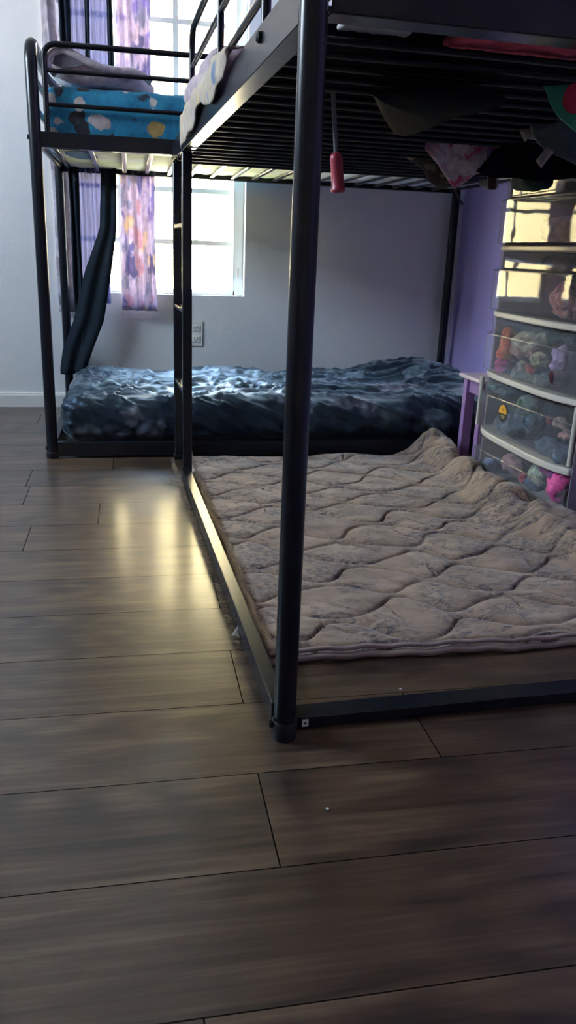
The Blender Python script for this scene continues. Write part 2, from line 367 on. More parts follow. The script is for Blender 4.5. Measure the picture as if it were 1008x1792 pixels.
# ------------------------------------------------------------------ the room
XR, YB, XL, YF, HT = 1.5, 3.668, -2.3, -1.7, 2.45
PW = .1822; Y0 = .7535-PW*14
joints = [((452, 1356), (488, 1519)), ((402.5, 1138.7), (424.3, 1231.6)), ((370.2, 1003.7), (383.4, 1063.2)), ((174.2, 882.2), (170.8, 917.9)), ((53.2, 829.6), (43.1, 853.8)), ((760, 1300), (770, 1330))]
jx = {}
for a, b_ in joints:
    m_ = onZ((a[0]+b_[0])/2, (a[1]+b_[1])/2, 0); jx[int((m_.y-Y0)//PW)] = m_.x
fl = MB(); fl.uv = []; fl.col = []
PLN = 1.22; k = 0; y = Y0
while y < YB:
    off = jx.get(k, random.uniform(-.6, .6)); x = off-PLN*math.ceil((off-XL)/PLN)
    ya, yb = max(y, YF), min(y+PW, YB)
    while x < XR:
        xa, xb = max(x, XL), min(x+PLN, XR)
        if xb-xa > 1e-4 and yb > ya:
            rn = (random.random(), random.random(), random.random())
            fl.add([(xa, ya, 0), (xb, ya, 0), (xb, yb, 0), (xa, yb, 0)], [(len(fl.v)*0+0, 1, 2, 3)])
            fl.uv.append([(xa-x, ya-y), (xb-x, ya-y), (xb-x, yb-y), (xa-x, yb-y)]); fl.col += [rn]*4
        x += PLN
    y += PW; k += 1
struct(fl.build('floor', M['floor'], origin=Vector((0, 0, 0))))
sl = MB().bx(XL-.15, XR+.15, YF-.15, YB+.15, -.12, -.002)
struct(sl.build('floor', M['slot']))
struct(MB().bx(XL-.15, XR+.15, YF-.15, YB+.15, HT, HT+.1).build('ceiling', M['ceil']))
# back wall with the window opening
WX0, WX1, WZ0, WZ1 = -.275, .5, .5, 1.86
T = .16
bw = MB(); bw.bx(XL-.15, WX0, YB, YB+T, 0, HT); bw.bx(WX1, XR+.15, YB, YB+T, 0, HT); bw.bx(WX0, WX1, YB, YB+T, 0, WZ0); bw.bx(WX0, WX1, YB, YB+T, WZ1, HT)
struct(bw.build('wall_back', M['wall']))
struct(MB().bx(XR, XR+.15, YF, YB, 0, HT).build('wall_right', M['purple_wall']))
struct(MB().bx(XL-.15, XR+.15, YF-.15, YF, 0, HT).build('wall_front', M['wall']))
# left wall with an unseen second opening, added for fill light
LW0, LW1, LZ0, LZ1 = 1.5, 2.8, 1.55, 2.25
lw = MB(); lw.bx(XL-.15, XL, YF, LW0, 0, HT); lw.bx(XL-.15, XL, LW1, YB, 0, HT); lw.bx(XL-.15, XL, LW0, LW1, 0, LZ0); lw.bx(XL-.15, XL, LW0, LW1, LZ1, HT)
struct(lw.build('wall_left', M['wall']))
def baseboard(name, x0, x1, y0, y1, ax):
    m = MB(); h = .064
    prof = [(0, 0), (.014, 0), (.014, h-.014), (.010, h-.006), (.010, h-.003), (.004, h), (0, h)]
    if ax == 'y': vs = [(x, y1-d, z) for x in (x0, x1) for d, z in prof]
    else: vs = [(x1-d, y, z) for y in (y0, y1) for d, z in prof]
    n = len(prof); fs = [(i, (i+1) % n, n+(i+1) % n, n+i) for i in range(n)]+[tuple(range(n))[::-1], tuple(range(n, 2*n))]
    m.add(vs, fs); struct(m.build(name, M['trim']))
baseboard('baseboard_back', XL, XR-.015, 0, YB-.0005, 'y'); baseboard('baseboard_right', 0, XR-.0005, YF, YB-.001, 'x')

# window_1: white vinyl single hung with a grid
YW = YB+.075
fr = MB(); fw = .035
fr.bx(WX0, WX0+fw, YW-.02, YW+.05, WZ0, WZ1); fr.bx(WX1-fw-.012, WX1, YW-.02, YW+.05, WZ0, WZ1)
fr.bx(WX0+fw, WX1-fw, YW-.02, YW+.05, WZ0, WZ0+.022); fr.bx(WX0+fw, WX1-fw, YW-.02, YW+.05, WZ1-fw, WZ1)
win = fr.build('window_1', M['frame'], bevel=.003); struct(win); wp = sub(win)
for x in (-.035, .206): MB().bx(x-.011, x+.011, YW+.012, YW+.024, WZ0+.022, WZ1-fw).build('muntin', M['frame'], wp)
for z in (.722, .937, 1.365, 1.58): MB().bx(WX0+fw, WX1-fw-.012, YW+.010, YW+.022, z-.010, z+.010).build('muntin', M['frame'], wp)
MB().bx(WX0+fw, WX1-fw-.012, YW-.002, YW+.03, 1.13, 1.17).build('meeting_rail', M['frame'], wp, bevel=.003)
MB().bx(WX0+fw, WX1-fw, YW+.016, YW+.019, WZ0+.02, WZ1-fw).build('pane', M['glass'], wp)
MB().bx(WX1-.030, WX1-.018, YW-.028, YW-.020, .58, .62).build('latch', M['ledge'], wp, bevel=.002)
# fill_window on the left wall, out of view, added to light the room's left side
fr = MB(); XW = XL-.08
fr.bx(XW-.03, XW+.03, LW0, LW0+.04, LZ0, LZ1); fr.bx(XW-.03, XW+.03, LW1-.04, LW1, LZ0, LZ1); fr.bx(XW-.03, XW+.03, LW0, LW1, LZ0, LZ0+.04); fr.bx(XW-.03, XW+.03, LW0, LW1, LZ1-.04, LZ1); fr.bx(XW-.03, XW+.03, (LW0+LW1)/2-.02, (LW0+LW1)/2+.02, LZ0, LZ1)
w2 = fr.build('fill_window', M['frame']); struct(w2)
MB().bx(XW-.004, XW+.004, LW0+.04, LW1-.04, LZ0+.04, LZ1-.04).build('pane', M['glass'], sub(w2))

# outlet
ot = thing('wall_outlet', (.30, YB, .275), 'white duplex wall outlet low on the white wall below the window', 'outlet')
ox0, ox1 = .288-.035, .314; oz0, oz1 = .277, .389
MB().bx(.243, .314, YB-.006, YB-.0005, oz0, oz1).build('cover_plate', M['plate'], ot, bevel=.002)
for zc in (.356, .310):
    s_ = MB().bx(.268, .302, YB-.009, YB-.006, zc-.014, zc+.014).build('receptacle', M['plate'], ot, bevel=.003); sp_ = sub(s_, (.30, YB, .275))
    for xx in (.279, .291): MB().bx(xx-.0014, xx+.0014, YB-.0100, YB-.0088, zc-.001, zc+.008).build('slot', M['slot'], sp_)
    MB().bx(.283, .287, YB-.0100, YB-.0088, zc-.010, zc-.006).build('slot', M['slot'], sp_)

# ------------------------------------------------------------------ outside
gm = plain('sandy_ground', (.62, .52, .34), .95, .1, 2)
g = MB().bx(-14, 14, YB+T+.01, 9.0, -.45, -.35).bx(-14, XL-.2, -10, YB+T, -.45, -.35).build('yard_ground', gm); struct(g); g.name = 'sandy_yard'  # unseen sandy yard outside, carried round the left for warm bounce light
nw = MB().bx(-12, 12, 9.0, 9.3, -.45, 4.2).build('wall_outside', plain('cream_stucco', (.52, .40, .20), .9, .05, 3)); struct(nw)
# ------------------------------------------------------------------ far bunk bed
BX0, BX1, BY0, BY1 = -.262, 1.44, 2.742, 3.615
bb = thing('bunk_bed', ((BX0+BX1)/2, (BY0+BY1)/2, 0), 'black metal bunk bed along the window wall, with turquoise bedding up top', 'bunk bed')
def arch(xc, r):
    pts = [(xc, BY0, 0), (xc, BY0, .4), (xc, BY0, .9), (xc, BY0, 1.20)]
    for i in range(1, 7):
        a = R(90*i/6); pts.append((xc, BY0+.06*(1-math.cos(a)), 1.20+.06*math.sin(a)))
    for i in range(0, 7):
        a = R(90*(1-i/6)); pts.append((xc, BY1-.06*(1-math.cos(a)), 1.20+.06*math.sin(a)))
    pts += [(xc, BY1, .9), (xc, BY1, .4), (xc, BY1, 0)]
    return pts
for x, nm in ((BX0-.012, 'left'), (BX1, 'right')):
    t = MB(); t.tube(arch(x, .018), .0185, 18); 
    a = t.build('end_frame', M['black'], bb, smooth=60)
    for z in (1.175, 1.09, 1.0): MB().tube([(x, BY0+.015, z), (x, BY1-.015, z)], .009 if z > 1.01 else .014, 12).build('end_bar', M['black'], bb, smooth=60)
    MB().bx(x-.013, x+.013, BY0+.02, BY1-.02, .01, .045).build('floor_crossbar', M['black'], bb, bevel=.002)
    for y in (BY0, BY1): MB().lathe((x, y, 0), [(0, 0), (.020, 0), (.021, .004), (.021, .02), (.019, .022)], 18).build('foot_cap', M['cap'], bb, smooth=40)
for y in (BY0, BY1):
    f = MB().bx(BX0+.004, BX1-.01, y-.012 if y == BY0 else y-.010, y+.010, .973, 1.017)
    if y == BY0: f.bx(BX0+.004, BX1-.01, y, y+.03, .973, .976)
    else: f.bx(BX0+.004, BX1-.01, y-.03, y, .973, .976)
    f.build('side_rail', M['black'], bb, bevel=.002)
    MB().bx(BX0+.004, BX1-.01, y-.012, y+.012, .006, .056).build('floor_rail', M['black'], bb, bevel=.002)
# guard rails
for y in (BY0-.002, BY1):
    gx = BX0+.026; pts = [(gx, y, .99), (gx, y, 1.22)]
    for i in range(1, 7): a = R(90*i/6); pts.append((gx+.035*(1-math.cos(a)), y, 1.22+.035*math.sin(a)))
    xe = 1.40
    for i in range(0, 7): a = R(90*(1-i/6)); pts.append((xe-.035*(1-math.cos(a)), y, 1.22+.035*math.sin(a)))
    pts += [(xe, y, .99)]
    if y == BY1: continue
    gr = MB(); gr.tube(pts, .0085, 12); g_ = gr.build('guard_rail', M['black'], bb, smooth=60)
    for z in (1.184, 1.093): MB().tube([(gx, y, z), (xe, y, z)], .0065, 10).build('guard_bar', M['black'], bb, smooth=60)
for x in [-.225, -.115, -.012, .075, .165, .252]+[.34+.088*i for i in range(13)]:
    if x > BX1-.04: continue
    MB().bx(x-.0085, x+.0085, BY0+.006, BY1-.006, .9775, .986).build('slat', M['black'], bb, bevel=.003)
for z, x in ((1.0, BX0-.012), (.035, BX0-.012)):
    MB().lathe((x-.019, BY0-.002, z), [(0, -.008), (.006, -.008), (.007, 0), (.007, .003)], 12, Vector((-1, 0, 0)).cross(ZZ).cross(ZZ)*-1).build('bolt', M['cap'], bb, smooth=40)

# upper mattress wrapped in turquoise quilt
def quilt_disp(p, n):
    q = (abs((p.x*9+p.y*9) % 1-.5)+abs((p.x*9-p.z*9-p.y*9) % 1-.5))
    return (.004*q + .006*nz(p, 8, 3, 2)) if n.z > -.3 else 0
um = MB().rbox(((BX0+BX1)/2+.0, (BY0+BY1)/2+.002, 1.072), BX1-BX0-.035, BY1-BY0-.045, .156, .028, .016, quilt_disp)
umo = um.build('mattress', M['turq'], smooth=180); tag(umo, 'upper bunk mattress in a turquoise quilted cover with small printed figures', 'mattress')
ups = sub(umo)
u1 = MB()
def sheetgrid(x0, x1, seed):
    ni, nj = int((x1-x0)/.012), 60; rows = []
    for i in range(ni+1):
        x = x0+(x1-x0)*i/ni; r_ = []
        for j in range(nj+1):
            yy = BY0+.03+(BY1-BY0-.06)*j/nj; fol = .004*math.sin(x*34+3*nz((x, yy, 0), 6, 2, seed))
            r_.append((x, yy, .9890+abs(fol)*.8))
        rows.append(r_)
    return rows
u1.grid(sheetgrid(BX0+.03, .72, 1)); u1.build('fitted_sheet', M['under'], ups, smooth=180)
u1 = MB(); u1.grid(sheetgrid(.721, BX1-.03, 2)); o_ = u1.build('fitted_sheet', M['under2'], ups, smooth=180); o_['label'] = 'pale blue-white underside of the sheet'
ap = MB()
cpx = onZ(143, 272, .9885)
ring = [(cpx.x+.052*math.cos(a)*(1+.15*math.sin(2*a)), cpx.y+.13*math.sin(a), .9885) for a in [2*math.pi*i/28 for i in range(28)]]
ap.add(ring, [tuple(range(28))]); o_ = ap.build('applique', plain('blue_felt', (.03, .12, .25), .8, .2, 30), ups, solid=.0012); o_['label'] = 'dark blue rounded patch on the underside'

# folded blanket on the upper bunk
def fold_band(c, pts, w, th, mat, name, label, cat, ax, seed=0, up=ZZ):
    pass
fb = MB()
path = [(-.02, 0), (.0, .0), (.35, .0)]
def blanket_mesh():
    m = MB(); Y1, Y2 = 2.80, 2.98
    # closed loop profile: thick folded roll, a loop at the left end
    cx = [(-.232, 1.205), (-.226, 1.236), (-.20, 1.252), (-.165, 1.248), (-.13, 1.232), (-.09, 1.218), (-.045, 1.207), (-.015, 1.216), (.02, 1.224), (.055, 1.212), (.083, 1.190), (.092, 1.172), (.075, 1.158), (.02, 1.157), (-.06, 1.158), (-.14, 1.158), (-.19, 1.172), (-.222, 1.186)]
    # refine with Catmull-Rom
    P_ = []
    n = len(cx)
    for i in range(n):
        p0, p1, p2, p3 = [Vector((*cx[(i+k) % n], 0)) for k in (-1, 0, 1, 2)]
        for t in (0, .25, .5, .75):
            P_.append(.5*((2*p1)+(-p0+p2)*t+(2*p0-5*p1+4*p2-p3)*t*t+(-p0+3*p1-3*p2+p3)*t**3))
    rows = []; nj = 26
    cc = Vector((-.07, 1.19, 0))
    for j in range(nj+1):
        f = j/nj; sc_ = 1-.6*max(0, abs(f-.5)*2-.8)/.2
        row = []
        for p in P_:
            q = cc+(p-cc)*sc_
            yy = Y1+(Y2-Y1)*f+.035*math.sin(q.x*9)
            nn = nz((q.x, yy, q.y), 16, 3, 5)*.007
            row.append(Vector((q.x+nn, yy, max(q.y+nn, 1.1555))))
        rows.append(row)
    m.grid(rows, closed=True)
    m.f += [tuple(range(len(P_)))[::-1], tuple(len(m.v)-len(P_)+i for i in range(len(P_)))]
    return m
bo = blanket_mesh().build('folded_blanket', M['blanket'], smooth=60); tag(bo, 'pale mauve fleece blanket folded in a heap on the turquoise upper bunk', 'blanket')
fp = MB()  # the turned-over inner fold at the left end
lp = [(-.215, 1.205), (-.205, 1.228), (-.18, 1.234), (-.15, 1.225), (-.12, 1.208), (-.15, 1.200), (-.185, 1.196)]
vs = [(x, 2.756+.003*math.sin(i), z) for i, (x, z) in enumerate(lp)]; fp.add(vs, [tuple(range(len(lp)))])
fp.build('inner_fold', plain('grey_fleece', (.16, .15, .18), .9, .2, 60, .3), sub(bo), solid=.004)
hm = MB(); hm.tube([(x, 2.757+.035*(math.sin(x*9)+.97)*.9, z) for x, z in [(-.205, 1.178), (-.226, 1.196), (-.226, 1.222), (-.208, 1.240), (-.18, 1.244), (-.15, 1.236), (-.115, 1.220), (-.07, 1.207), (-.02, 1.204), (.02, 1.208), (.055, 1.200), (.078, 1.184)]], .011, 10)
hm.build('hem', M['blanket'], sub(bo), smooth=180)

# lower mattress with dark floral spread
def spread_disp(p, n):
    x, yq = p.x, p.y
    wob = nz((x, yq, 0), 2.2, 3, 3)
    # long creases on top, running across and curling over the front edge
    edge = max(0, min(1, (-yq-.18)/.25))
    c1 = ridge(nz((x*3.0+wob*.6, yq*11+x*1.2*edge*4, p.z*2), 1.1, 3, 4))
    c2 = ridge(nz((x*9+p.z*14+yq*10, yq*3.0, p.z*4), .9, 3, 9))
    d = .024*(c1**5)*(1-.75*edge)+.022*(c2**5)*edge - .012
    d += .010*nz(p, 5, 3, 6)+.004*nz(p, 26, 3, 11)
    if n.z < .3: d *= .75
    if n.z < -.5: d = 0
    # hump (pillow under the spread) at the right end
    h = math.exp(-((x-.70)/.17)**2)*math.exp(-((yq-.15)/.30)**2)*.060+math.exp(-((x-.50)/.14)**2)*math.exp(-((yq-.28)/.2)**2)*.03
    return Vector((0, 0, max(0, n.z)*h))+n*d
lm = MB().rbox(((BX0+BX1)/2-.006, (BY0+BY1)/2, .118), BX1-BX0-.045, BY1-BY0-.04, .162, .070, .0095, spread_disp)
lo = lm.build('mattress', M['spread'], smooth=180); tag(lo, 'floor-level mattress under a crumpled dark rose-print bedspread', 'mattress')

# ------------------------------------------------------------------ near bunk
nb = thing('loft_bed', tuple(N0), 'black metal loft bed in the foreground with the rug beneath it', 'bunk bed')
MB().tube([W(0, 0, .004), W(0, 0, .955)], .0168, 28).build('post', M['black'], nb, smooth=60)
MB().tube([W(.002, 0, .955), W(.002, 0, .962), W(.002, 0, 1.42)], .0195, 28, rs=[.017, .0195, .0195]).build('post_sleeve', M['black'], nb, smooth=50)
MB().lathe(W(0, 0, 0), [(0, 0), (.0185, 0), (.0195, .003), (.0195, .028), (.0172, .031)], 28).build('foot_cap', M['cap'], nb, smooth=40)
MB().lathe(W(-.0165, -.002, .026), [(.003, 0), (.004, .003), (.0065, .004), (.0065, .008), (0, .010)], 14, -U1).build('bolt', M['cap'], nb, smooth=40)
# ladder stiles between the two beds
MB().nb(-.012, .016, 1.392, 1.418, .004, 1.005).build('ladder_stile', M['black'], nb, bevel=.004)
MB().nb(-.012, .016, 1.68, 1.706, .004, .972).build('ladder_stile', M['black'], nb, bevel=.004)
for z in (.278, .519, .762): MB().nb(-.010, .014, 1.418, 1.68, z-.006, z+.006).build('ladder_rung', M['black'], nb, bevel=.003)
for s in (1.405, 1.693): MB().nb(-.015, .019, s-.016, s+.016, 0, .018).build('foot_cap', M['cap'], nb, bevel=.003)
# left deck rail: L section
r_ = MB(); r_.nb(-.014, -.010, .016, 1.70, .945, .998); r_.nb(-.012, .018, .016, 1.70, .945, .949)
r_.build('side_rail', M['black'], nb, bevel=.001)
r_ = MB(); r_.nb(1.0, 1.004, .0, 1.70, .945, .998); r_.nb(.972, 1.0, .0, 1.70, .945, .949); r_.build('side_rail', M['black'], nb, bevel=.001)
r_ = MB(); r_.nb(.018, 1.0, -.014, -.010, .940, 1.008); r_.nb(.018, 1.0, -.012, .030, .940, .944); r_.build('end_rail', M['black'], nb, bevel=.001)
MB().tube([W(.015, -.002, 1.045), W(1.0, -.002, 1.045)], .011, 14).build('end_bar', M['black'], nb, smooth=60)
MB().tube([W(1.0, 0, .004), W(1.0, 0, 1.42)], .0168, 24).build('post', M['black'], nb, smooth=60)
MB().nb(.02, .98, 1.69, 1.71, .957, .970).build('end_rail', M['black'], nb, bevel=.002)
for i in range(24):
    s = .155+.0745*i
    if s > 1.67: break
    MB().tube([W(-.008, s, .954), W(.998, s, .954)],   .0085, 12, flat=.55).build('slat', M['slat'], nb, smooth=60)
# bolts on the left rail
for s in (.25,): MB().lathe(W(-.014, s, .972), [(.008, 0), (.008, .004), (.005, .007), (0, .007)], 16, -U1).build('bolt', M['cap'], nb, smooth=40)
# guard rail of the loft
pts = [W(0, 1.25, .985), W(0, 1.25, 1.17)]
for i in range(1, 7): a = R(90*i/6); pts.append(W(0, 1.25-.045*(1-math.cos(a)), 1.17+.045*math.sin(a)))
pts.append(W(0, .02, 1.215))
MB().tube(pts, .0078, 12).build('guard_rail', M['black'], nb, smooth=60)
for z in (1.130, 1.041): MB().tube([W(0, 1.25, z), W(0, .02, z)], .0062, 10).build('guard_bar', M['black'], nb, smooth=60)
for s in (.75, .286): MB().tube([W(0, s, .985), W(0, s, 1.213)], .0075, 12).build('guard_upright', M['black'], nb, smooth=60)
# floor rails
a0, a1 = onZ(480, 1200, .048), onZ(335, 818, .048)
MB().nb(-.017, .008, .016, 1.392, .012, .050).build('floor_rail', M['black'], nb, bevel=.0015)
MB().nb(.018, 1.0, .012, .050, .002, .022).build('floor_rail', M['black'], nb, bevel=.002)
lb_ = MB().nb(.031, .041, .0108, .0122, .006, .018).build('sticker', M['plate'], nb); lb_['label'] = 'tiny white sticker'
MB().nb(.034, .038, .0104, .0110, .010, .014).build('sticker_mark', M['slot'], sub(lb_, nb['_o']))

# bedding on the loft
def deck_disp(p, n): return .006*nz(p, 7, 3, 8)*(1 if n.z > -.5 else 0)
bs = MB().rbox(W(.505, .925, 1.000), .93, 1.45, .045, .02, .02, deck_disp, U1, E1)
tag(bs.build('blanket', M['dark_sheet'], smooth=180), 'black blanket lying over the slats of the near loft bed', 'blanket')
def q_disp(p, n):
    return .012*nz(p, 10, 3, 12)+.006*ridge(nz(p, 14, 2, 3))
qm = MB().rbox(W(.085, 1.01, 1.050), .20, .50, .066, .031, .010, q_disp, U1, E1)
qo = qm.build('quilt', M['quilt'], smooth=180); tag(qo, 'lilac printed quilt rolled along the left edge of the loft bed', 'quilt')
# quilt flap hanging over the rail outside
rows = []
for i in range(70):
    s = .46+.81*i/69; row = []
    ztop = 1.040; zb = .966+.016*math.sin(s*9)+.008*math.sin(s*23)
    if s < .62: zb = .970+(.62-s)*.15; ztop = 1.040-(.62-s)*.2
    for j in range(12):
        f = j/11; z = ztop+(zb-ztop)*f
        u = -.0215-.006*math.sin(f*3)-.004*nz((s, z, 0), 18, 2, 3)-.005*max(0, math.sin(s*40+2*f))
        if j == 0: u = .004
        if j == 1: u = -.012; z = ztop-.004
        row.append(W(u, s, z))
    rows.append(row)
fl_ = MB(); fl_.grid(rows); o_ = fl_.build('overhang', M['quiltb'], sub(qo), smooth=180, solid=.003); o_['label'] = 'yellow printed border of the quilt folded over the rail'

# clothes, and white standing in for light, seen between the slats
def lump(name, label, cat, c, sx, sy, sz, mat, seed=0, ax=None, ay=None, az=None, amp=.25, group=None, step=None, r=None):
    mn = min(sx, sy, sz)
    def dsp(p, n): return mn*amp*nz((p.x/mn*.25, p.y/mn*.25, p.z/mn*.25), 2.6, 3, seed)
    m = MB().rbox(c, sx, sy, sz, r or mn*.45, step or max(sx, sy, sz)/22, dsp, ax, ay, az)
    o = m.build(name, mat, smooth=180); tag(o, label, cat, group); return o
pk = plain('coral_cloth', (.75, .12, .18), .85, .15, 40, .4)
lump('shirt', 'coral red shirt seen between the slats above the front of the loft bed', 'clothes', W(.335, .130, .969), .21, .10, .012, pk, 1, U1, E1, step=.008)
lump('towel', 'green and cream cloth beside the coral shirt on the loft bed', 'cloth', W(.49, .130, .969), .09, .10, .012, blotch('green_cream_cloth', (.30, .46, .26), [(.5, .46, .38), (.45, .40, .32), (.25, .42, .24)], 16, .9, .05), 2, U1, E1, step=.006)
lump('sweater', 'dark red cloth at the right end of the gap above the loft bed slats', 'clothes', W(.66, .130, .969), .22, .10, .012, plain('dark_red_cloth', (.22, .04, .06), .9, .2, 40, .4), 3, U1, E1, step=.008)
lump('sweater', 'black cloth added to darken the gap between the white piece and the coral shirt', 'clothes', W(.175, .15, .992), .15, .12, .014, M['dark_sheet'], 5, U1, E1, step=.008)  # extra dark piece added to keep the bright ceiling out of the gap
lump('gap_light', 'white piece added for the light glimpsed between the slats beside the near post', 'bag', W(.12, .135, .969), .10, .04, .008, plain('white_gap_light', (.6, .62, .64), .6, .1, 30, .3), 4, U1, E1, step=.005)  # white lump stands in for light coming through the slat gap

# brown board lying on the slats
cb = MB(); a_, b_, c_, d_ = [onZ(*q, .9605) for q in ((388, 224), (520, 238), (520, 262), (430, 246))]
cb.add([a_, b_, c_, d_]+[p+ZZ*.006 for p in (a_, b_, c_, d_)], [(3, 2, 1, 0), (4, 5, 6, 7), (0, 1, 5, 4), (1, 2, 6, 5), (2, 3, 7, 6), (3, 0, 4, 7)])
tag(cb.build('board', plain('brown_cardboard', (.16, .11, .085), .8, .15, 30), bevel=.001), 'brown cardboard piece lying across the slats left of the near post', 'cardboard')
# ------------------------------------------------------------------ hanging rod with red handle
rd = thing('toy_wand', (.365, 1.5, .80), 'thin grey rod with a red grip hanging down through the loft bed slats', 'toy')
pA, pB, pC = onY(584, 182, 1.5), onY(588, 268, 1.5), onY(592, 338, 1.5)
MB().tube([pA+(pA-pB)*.25, pB], .0042, 12).build('rod', plain('grey_rod', (.20, .21, .22), .35, .1), rd, smooth=60)
dv = (pC-pB); L_ = dv.length; dv.normalize()
MB().lathe(pB, [(0, -.002), (.006, -.001), (.0105, .003), (.0115, .010), (.0108, .02), (.0112, L_*.5), (.0115, L_*.85), (.0130, L_*.89), (.0134, L_*.93), (.011, L_*.98), (.006, L_), (0, L_)], 24, dv).build('handle', plain('red_plastic', (.42, .05, .08), .35, .1), rd, smooth=50)

# ------------------------------------------------------------------ cloth hanging from the deck
def cloth(name, label, cat, pts, Y, mat, th=.004, amp=.012, seed=0, dy=0.0, fn=14, group=None):
    """pts: outline in photo pixels, placed on the vertical plane y=Y (dy tilts depth with height)"""
    P3 = [onY(px, py, Y) for px, py in pts]
    bm = bmesh.new(); vs = [bm.verts.new(p) for p in P3]; bm.faces.new(vs)
    bmesh.ops.triangulate(bm, faces=bm.faces[:])
    for _ in range(4):
        L = [e for e in bm.edges if e.calc_length() > .014]
        if not L: break
        bmesh.ops.subdivide_edges(bm, edges=L, cuts=1, use_grid_fill=False)
        bmesh.ops.triangulate(bm, faces=[f for f in bm.faces if len(f.verts) > 3])
    for v in bm.verts:
        q = v.co.copy(); v.co.y += amp*(nz((q.x, 0, q.z), fn, 3, seed)+.6*math.sin(q.x*60+q.z*25+seed)) + dy*(q.z-.95)
    m = MB(); idx = {v: i for i, v in enumerate(bm.verts)}
    m.add([v.co.copy() for v in bm.verts], [tuple(idx[v] for v in f.verts) for f in bm.faces]); bm.free()
    o = m.build(name, mat, smooth=180, solid=th); tag(o, label, cat, group); return o
YH = 1.96
tie = blotch('tie_dye_cloth', (.85, .62, .70), [(.75, .16, .28), (.45, .18, .45), (.88, .72, .78), (.75, .16, .16), (.9, .8, .82)], 20, .9, .14, (.45, .20, .34), .3, 200, cov=.6, edge=.12)
cloth('shirt', 'pink, purple and white tie-dye shirt hanging below the loft bed deck', 'clothes', [(744, 248), (775, 246), (830, 248), (880, 252), (926, 258), (905, 272), (868, 284), (842, 290), (826, 308), (806, 326), (797, 330), (784, 312), (768, 292), (752, 276), (742, 262)], YH, tie, amp=.010, seed=2)
cloth('scarf', 'olive and dark striped scarf hanging beside the tie-dye shirt', 'clothes', [(704, 271), (722, 274), (748, 280), (766, 292), (782, 312), (794, 326), (780, 329), (764, 326), (748, 316), (742, 300), (728, 288)], YH+.05, blotch('olive_cloth', (.09, .09, .06), [(.24, .22, .15), (.06, .07, .06), (.30, .27, .2)], 18, .9, .1, (.05, .055, .05), .3, 200, cov=.35, mp=(1, 1, 3)), amp=.010, seed=4)
cord = MB().tube([onY(793, 322, YH+.02), onY(797, 335, YH+.02), onY(803, 347, YH+.02), onY(810, 358, YH+.025)], .0028, 8)
tag(cord.build('drawstring', plain('dark_cord', (.07, .07, .09), .8), smooth=60), 'dark cord hanging down below the tie-dye shirt', 'cord')
cloth('shirt', 'emerald green cloth hanging below the loft bed at the right edge', 'clothes', [(952, 150), (1015, 152), (1060, 160), (1070, 262), (1040, 260), (1008, 240), (990, 224), (975, 205), (962, 180)], 1.20, plain('emerald_cloth', (.03, .26, .17), .8, .2, 12, .3), amp=.010, seed=6)
sp_o = onY(1010, 172, 1.705)
cloth('trousers', 'grey-green cloth with a pale hem spilling off the loft bed', 'clothes', [(930, 214), (948, 222), (980, 212), (1008, 226), (1050, 250), (1050, 300), (1000, 288), (985, 280), (960, 268), (945, 250), (935, 236)], 1.56, plain('grey_green_cloth', (.10, .14, .13), .9, .2, 18, .4), amp=.012, seed=7)
cloth('jacket', 'black garment bunched under the slats behind the cream tag', 'clothes', [(860, 262), (905, 248), (960, 262), (1060, 275), (1060, 315), (1000, 312), (940, 318), (905, 310), (860, 312), (835, 300), (845, 285)], 1.88, M['dark_sheet'], amp=.015, seed=8)
cloth('sock', 'small cream cloth corner poking out beside the grey-green cloth', 'clothes', [(908, 226), (932, 224), (944, 238), (936, 244), (922, 243), (918, 248), (914, 240), (922, 236)], 1.64, M['scrap'], amp=.003, seed=9)
cloth('clothing_tag', 'cream rectangular tag hanging from the grey-green cloth', 'tag', [(958, 256), (969, 266), (947, 294), (937, 281)], 1.53, plain('cream_tag', (.42, .34, .30), .8, .1, 30), th=.0015, amp=.001, seed=1)
cloth('strap', 'short brown strap hanging below the deck in front of the purple wall', 'strap', [(853, 303), (868, 303), (867, 332), (854, 332)], 2.2, plain('brown_strap', (.07, .045, .045), .8, .1), th=.003, amp=.001)
cloth('tissue', 'small pale cloth scrap hanging beside the brown strap', 'cloth', [(834, 318), (853, 314), (872, 314), (871, 330), (850, 330), (842, 326)], 2.25, plain('pale_cloth', (.6, .64, .58), .8, .1), th=.002, amp=.003)
cloth('book', 'blue band of an object lying across the slats', 'book', [(632, 274), (690, 280), (708, 283), (706, 290), (632, 281)], 2.52, plain('blue_cover', (.03, .12, .36), .5, .1), th=.02, amp=0)
sag = MB(); top_ = [onZ(px, py, .944) for px, py in ((650, 158), (720, 150), (800, 152), (880, 160), (885, 176), (822, 183), (792, 200), (745, 222), (705, 233), (688, 228), (668, 200))]
cen = sum(top_, Vector())/len(top_); rws = []
for q, zf in ((1.0, 0), (.97, -.006), (.8, -.012), (.45, -.016), (.0, -.018)):
    rws.append([cen+(p-cen)*q+ZZ*(zf+.003*nz(p, 20, 2, 3)*q) for p in top_])
sag.grid([r+[r[0]] for r in rws]); sag.f.append(tuple(range(len(top_)))[::-1])
tag(sag.build('shirt', M['dark_sheet'], smooth=180), 'black garment caught against the underside of the loft bed slats', 'clothes')
spt = onY(1008, 172, 1.19)
tag(MB().lathe(spt, [(0, -.004), (.018, -.004), (.021, -.002), (.021, .002), (.018, .004), (0, .004)], 24, Vector((0, 1, 0))).build('badge', plain('crimson_cloth', (.5, .03, .07), .8, .15, 40), smooth=60), 'crimson patch on the emerald cloth at the right edge', 'badge')
